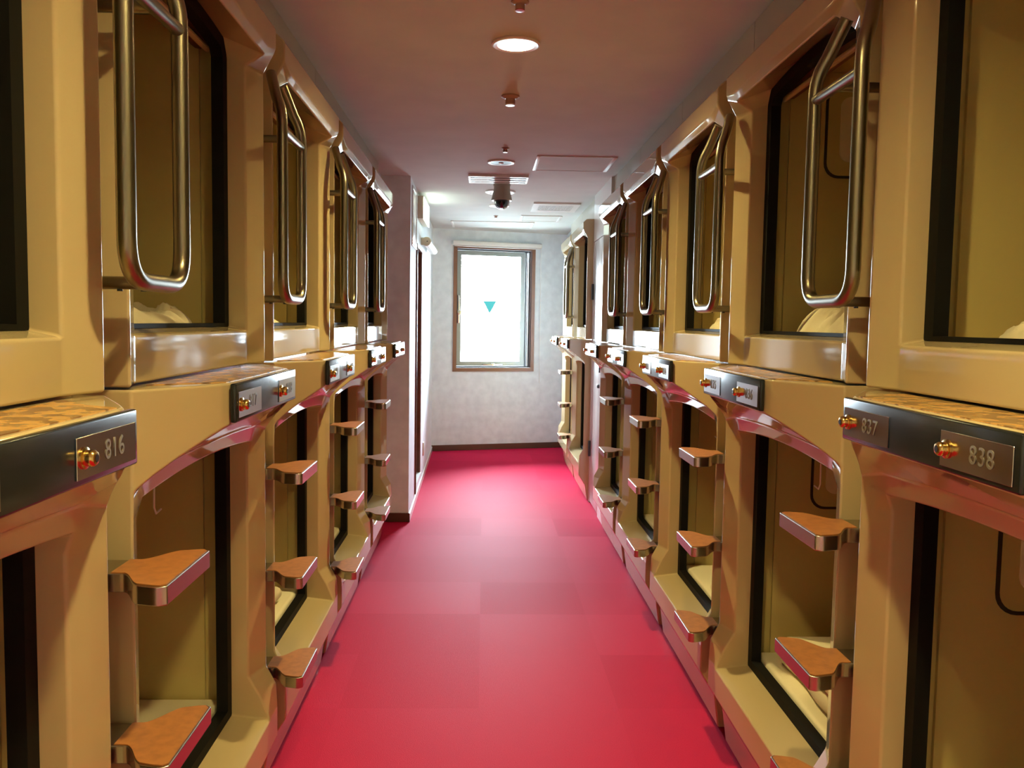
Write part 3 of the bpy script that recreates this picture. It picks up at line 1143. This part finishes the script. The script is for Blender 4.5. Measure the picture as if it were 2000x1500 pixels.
# ------------------------------------------------------------------ ceiling fittings
def downlight(x, y, on, label):
    e = empty('downlight', (x, y, CEIL), label, 'ceiling light', 'round downlights along the corridor ceiling')
    bm = bm_new()
    prof = [(0.064, -0.0005), (0.064, -0.007), (0.078, -0.009), (0.084, -0.006), (0.084, -0.0005)]
    lathe(bm, prof, 40, cap=False)
    finish('lamp_ring', bm, M_ring, e)
    bm = bm_new()
    if on:
        lathe(bm, [(0.0632, -0.001), (0.0628, 0.05), (0.060, 0.10), (0.045, 0.135), (0.001, 0.145)], 40, cap=False)
        finish('lamp_can', bm, M_can, e)
        bm = bm_new()
        lathe(bm, [(0.028, 0.088), (0.038, 0.070), (0.042, 0.050), (0.037, 0.030), (0.024, 0.017), (0.001, 0.012)], 32)
        finish('lamp_bulb', bm, M_bulb, e)
    else:
        lathe(bm, [(0.063, -0.006), (0.058, -0.0035), (0.035, -0.002), (0.002, -0.0015)], 32)
        finish('lamp_reflector', bm, M_reflector_shaded, e)
        bm = bm_new()
        lathe(bm, [(0.016, -0.0015), (0.016, -0.008), (0.010, -0.012), (0.002, -0.013)], 18)
        finish('lamp_bulb', bm, M_white, e)
downlight(0.098, 3.07, True, 'glowing warm round downlight, nearest on the visible ceiling')
downlight(0.098, 0.85, True, 'warm round downlight above the nearest capsules, overhead of the camera')
downlight(0.098, -1.37, True, 'warm round downlight on the ceiling behind the camera')
downlight(0.091, 5.295, False, 'unlit round downlight just in front of the slotted ceiling vent')
downlight(0.113, 7.24, False, 'unlit pale round downlight beyond the dome camera')

def sprinkler(x, y, k, label, pink=False):
    e = empty('ceiling_sensor', (x, y, CEIL), label, 'sensor', 'small sensors along the ceiling')
    bm = bm_new()
    lathe(bm, [(0.039*k, -0.0005), (0.039*k, -0.006*k), (0.026*k, -0.012*k), (0.024*k, -0.014*k)], 28)
    finish('sensor_base', bm, M_sprink, e)
    bm = bm_new()
    lathe(bm, [(0.021*k, -0.0142*k), (0.021*k, -0.036*k)], 24)
    finish('sensor_body', bm, M_sprink, e)
    bm = bm_new()
    lathe(bm, [(0.0205*k, -0.0362*k), (0.020*k, -0.041*k), (0.002, -0.042*k)], 24)
    finish('sensor_cap', bm, M_red if pink else M_white, e)
sprinkler(0.100, 3.765, 1.0, 'brown round sensor with white tip behind the lit downlight')
sprinkler(0.106, 4.876, 0.6, 'tiny white-tipped sensor in front of the unlit downlight')
sprinkler(0.096, 2.675, 0.7, 'pinkish sensor at the top edge in front of the lit downlight', True)
sprinkler(0.095, 7.95, 0.55, 'tiny sensor beyond the far downlight near the window')

def hatch(name, x0, x1, y0, y1, label, sides=True, wbar=0.022, m=None):
    e = empty(name, ((x0+x1)/2, (y0+y1)/2, CEIL), label, 'ceiling hatch', 'flush ceiling hatches')
    hx, hy = (x1-x0)/2, (y1-y0)/2
    bm = bm_new()
    box(bm, -hx+wbar, hx-wbar, -hy+0.004, hy-0.004, -0.004, -0.0005)
    finish('hatch_panel', bm, m or M_ceil, e, smooth=False)
    for sg in (-1, 1):
        bm = bm_new()
        a, b = sorted((sg*hx, sg*(hx-wbar)))
        box(bm, a, b, -hy, hy, -0.007, -0.0005, 0.001)
        finish('edge_strip', bm, M_white, e)
    for sg in (-1, 1):
        bm = bm_new()
        a, b = sorted((sg*hy, sg*(hy-0.004)))
        box(bm, -hx+wbar, hx-wbar, a, b, -0.006, -0.0005)
        finish('end_strip', bm, M_white, e, smooth=False)
hatch('ceiling_hatch', 0.294, 0.762, 5.065, 5.53, 'square ceiling hatch with bright side strips, nearest, right of the vent')
hatch('ceiling_hatch', 0.322, 0.695, 7.87, 8.27, 'ceiling hatch beyond the slatted return grille')
hatch('ceiling_hatch', -0.333, 0.475, 8.40, 8.92, 'wide ceiling hatch right in front of the end window')

v = empty('slot_vent', (0.083, 5.865, CEIL), 'long slotted white air vent across the ceiling before the dome camera', 'vent')
bm = bm_new()
for a, b in ((-0.197, -0.187), (0.187, 0.197)):
    box(bm, a, b, -0.13, 0.13, -0.018, -0.0005)
box(bm, -0.187, 0.187, -0.13, -0.105, -0.018, -0.0005)
box(bm, -0.187, 0.187, 0.105, 0.13, -0.018, -0.0005)
finish('vent_frame', bm, M_white, v, smooth=False, merge=False)
bm = bm_new()
box(bm, -0.187, 0.187, -0.105, 0.105, -0.003, -0.0005)
finish('vent_backing', bm, M_rib, v, smooth=False)
for yy in (-0.04, 0.045):
    bm = bm_new()
    box(bm, -0.187, 0.187, yy-0.020, yy+0.020, -0.018, -0.0155)
    finish('vent_slat', bm, M_white, v)

g = empty('return_grille', (0.577, 7.275, CEIL), 'square slatted white return air grille on the right of the ceiling', 'vent')
bm = bm_new()
hx, hy = 0.19, 0.257
box(bm, -hx, -hx+0.05, -hy, hy, -0.012, -0.0005)
box(bm, hx-0.05, hx, -hy, hy, -0.012, -0.0005)
box(bm, -hx+0.05, hx-0.05, -hy, -hy+0.1, -0.012, -0.0005)
box(bm, -hx+0.05, hx-0.05, hy-0.1, hy, -0.012, -0.0005)
finish('grille_frame', bm, M_white, g, smooth=False, merge=False)
bm = bm_new()
box(bm, -hx+0.05, hx-0.05, -hy+0.1, hy-0.1, -0.003, -0.0005)
finish('grille_backing', bm, M_rib, g, smooth=False)
for i in range(24):
    bm = bm_new()
    xx = -hx+0.056 + i*(2*hx-0.112)/23
    box(bm, xx-0.0035, xx+0.0035, -hy+0.1, hy-0.1, -0.011, -0.004)
    finish('grille_slat', bm, M_white, g, smooth=False)

c = empty('dome_camera', (0.112, 6.078, CEIL), 'beige dome security camera with smoked lens hanging from the ceiling', 'camera')
bm = bm_new()
lathe(bm, [(0.060, -0.0005), (0.060, -0.022), (0.056, -0.026), (0.058, -0.055), (0.071, -0.112), (0.073, -0.120), (0.070, -0.124), (0.056, -0.124)], 36)
finish('camera_housing', bm, M_camera, c)
bm = bm_new()
prof = [(0.055, -0.1245)] + [(0.055*math.cos(math.radians(a)), -0.1255-0.058*math.sin(math.radians(a))) for a in range(0, 89, 8)] + [(0.001, -0.1835)]
lathe(bm, prof, 36)
finish('camera_dome', bm, M_domerim, c)
bm = bm_new()
prof = [(0.046*math.cos(math.radians(a)), 0.048*math.sin(math.radians(a))) for a in range(-80, 81, 10)]
lathe(bm, prof, 30, center=(0, -0.022, -0.132))
finish('camera_lens', bm, M_dome, c)

o_bm = bm_new()
lathe(o_bm, [(0.112, -0.0005), (0.112, -0.008), (0.100, -0.012), (0.085, -0.012), (0.082, -0.008), (0.002, -0.008)], 40, center=(0.109, 6.48, CEIL))
o = finish('ceiling_speaker', o_bm, M_white)
tag(o, 'flat round white ceiling plate partly hidden behind the dome camera', 'ceiling plate')

# ------------------------------------------------------------------ fittings on the left far wall
x6 = wlx(6.18)
p = empty('access_panel', (x6, 6.18, 2.10), 'glossy white access panel with bright frame high on left wall stub', 'panel')
bm = bm_new()
box(bm, -0.002, 0.007, -0.165, 0.165, -0.185, 0.185, 0.002)
finish('panel_face', bm, M_whitedoor, p)
for nm, q in (('frame_side', (-0.178, -0.165, -0.205, 0.205)), ('frame_side', (0.165, 0.178, -0.205, 0.205)), ('frame_end', (-0.165, 0.165, -0.205, -0.185)), ('frame_end', (-0.165, 0.165, 0.185, 0.205))):
    bm = bm_new()
    box(bm, -0.002, 0.010, q[0], q[1], q[2], q[3], 0.002)
    finish(nm, bm, M_chrome, p)

e = empty('exit_light', (wlx(6.9), 6.9, 2.235), 'boxy ivory emergency light with pale lit face above the left doorway', 'exit light')
bm = bm_new()
box(bm, 0.003, 0.046, -0.30, 0.30, -0.085, 0.085, 0.004)
finish('light_housing', bm, M_ivory, e)
bm = bm_new()
box(bm, 0.0465, 0.053, -0.29, 0.30, -0.088, 0.078, 0.002)
finish('light_face', bm, M_exit, e)

e = empty('door_roller', (wlx(7.1)+0.045, 7.05, 2.02), 'white tubular roller housing with round ivory end cap above left doorway', 'roller')
bm = bm_new()
lathe(bm, [(0.034, 0.0), (0.034, 0.95)], 28, axis='y')
finish('roller_tube', bm, M_white, e)
bm = bm_new()
lathe(bm, [(0.004, -0.014), (0.034, -0.012), (0.037, -0.008), (0.037, -0.0005)], 28, axis='y')
box(bm, -0.044, 0.0, -0.012, -0.001, -0.030, 0.030, 0.004)
cap = finish('end_cap', bm, M_ivory, e, merge=False)
bm = bm_new()
lathe(bm, [(0.005, -0.0155), (0.005, -0.0142)], 10, axis='y', center=(0.006, 0, 0))
finish('cap_screw', bm, M_dark, cap)

bm = bm_new()
box(bm, wlx(7.53)+0.0005, wlx(7.53)+0.009, 7.49, 7.565, 0.205, 0.32, 0.002)
o = finish('wall_outlet', bm, M_ivory)
tag(o, 'small ivory wall outlet plate low beside the left doorway', 'outlet')
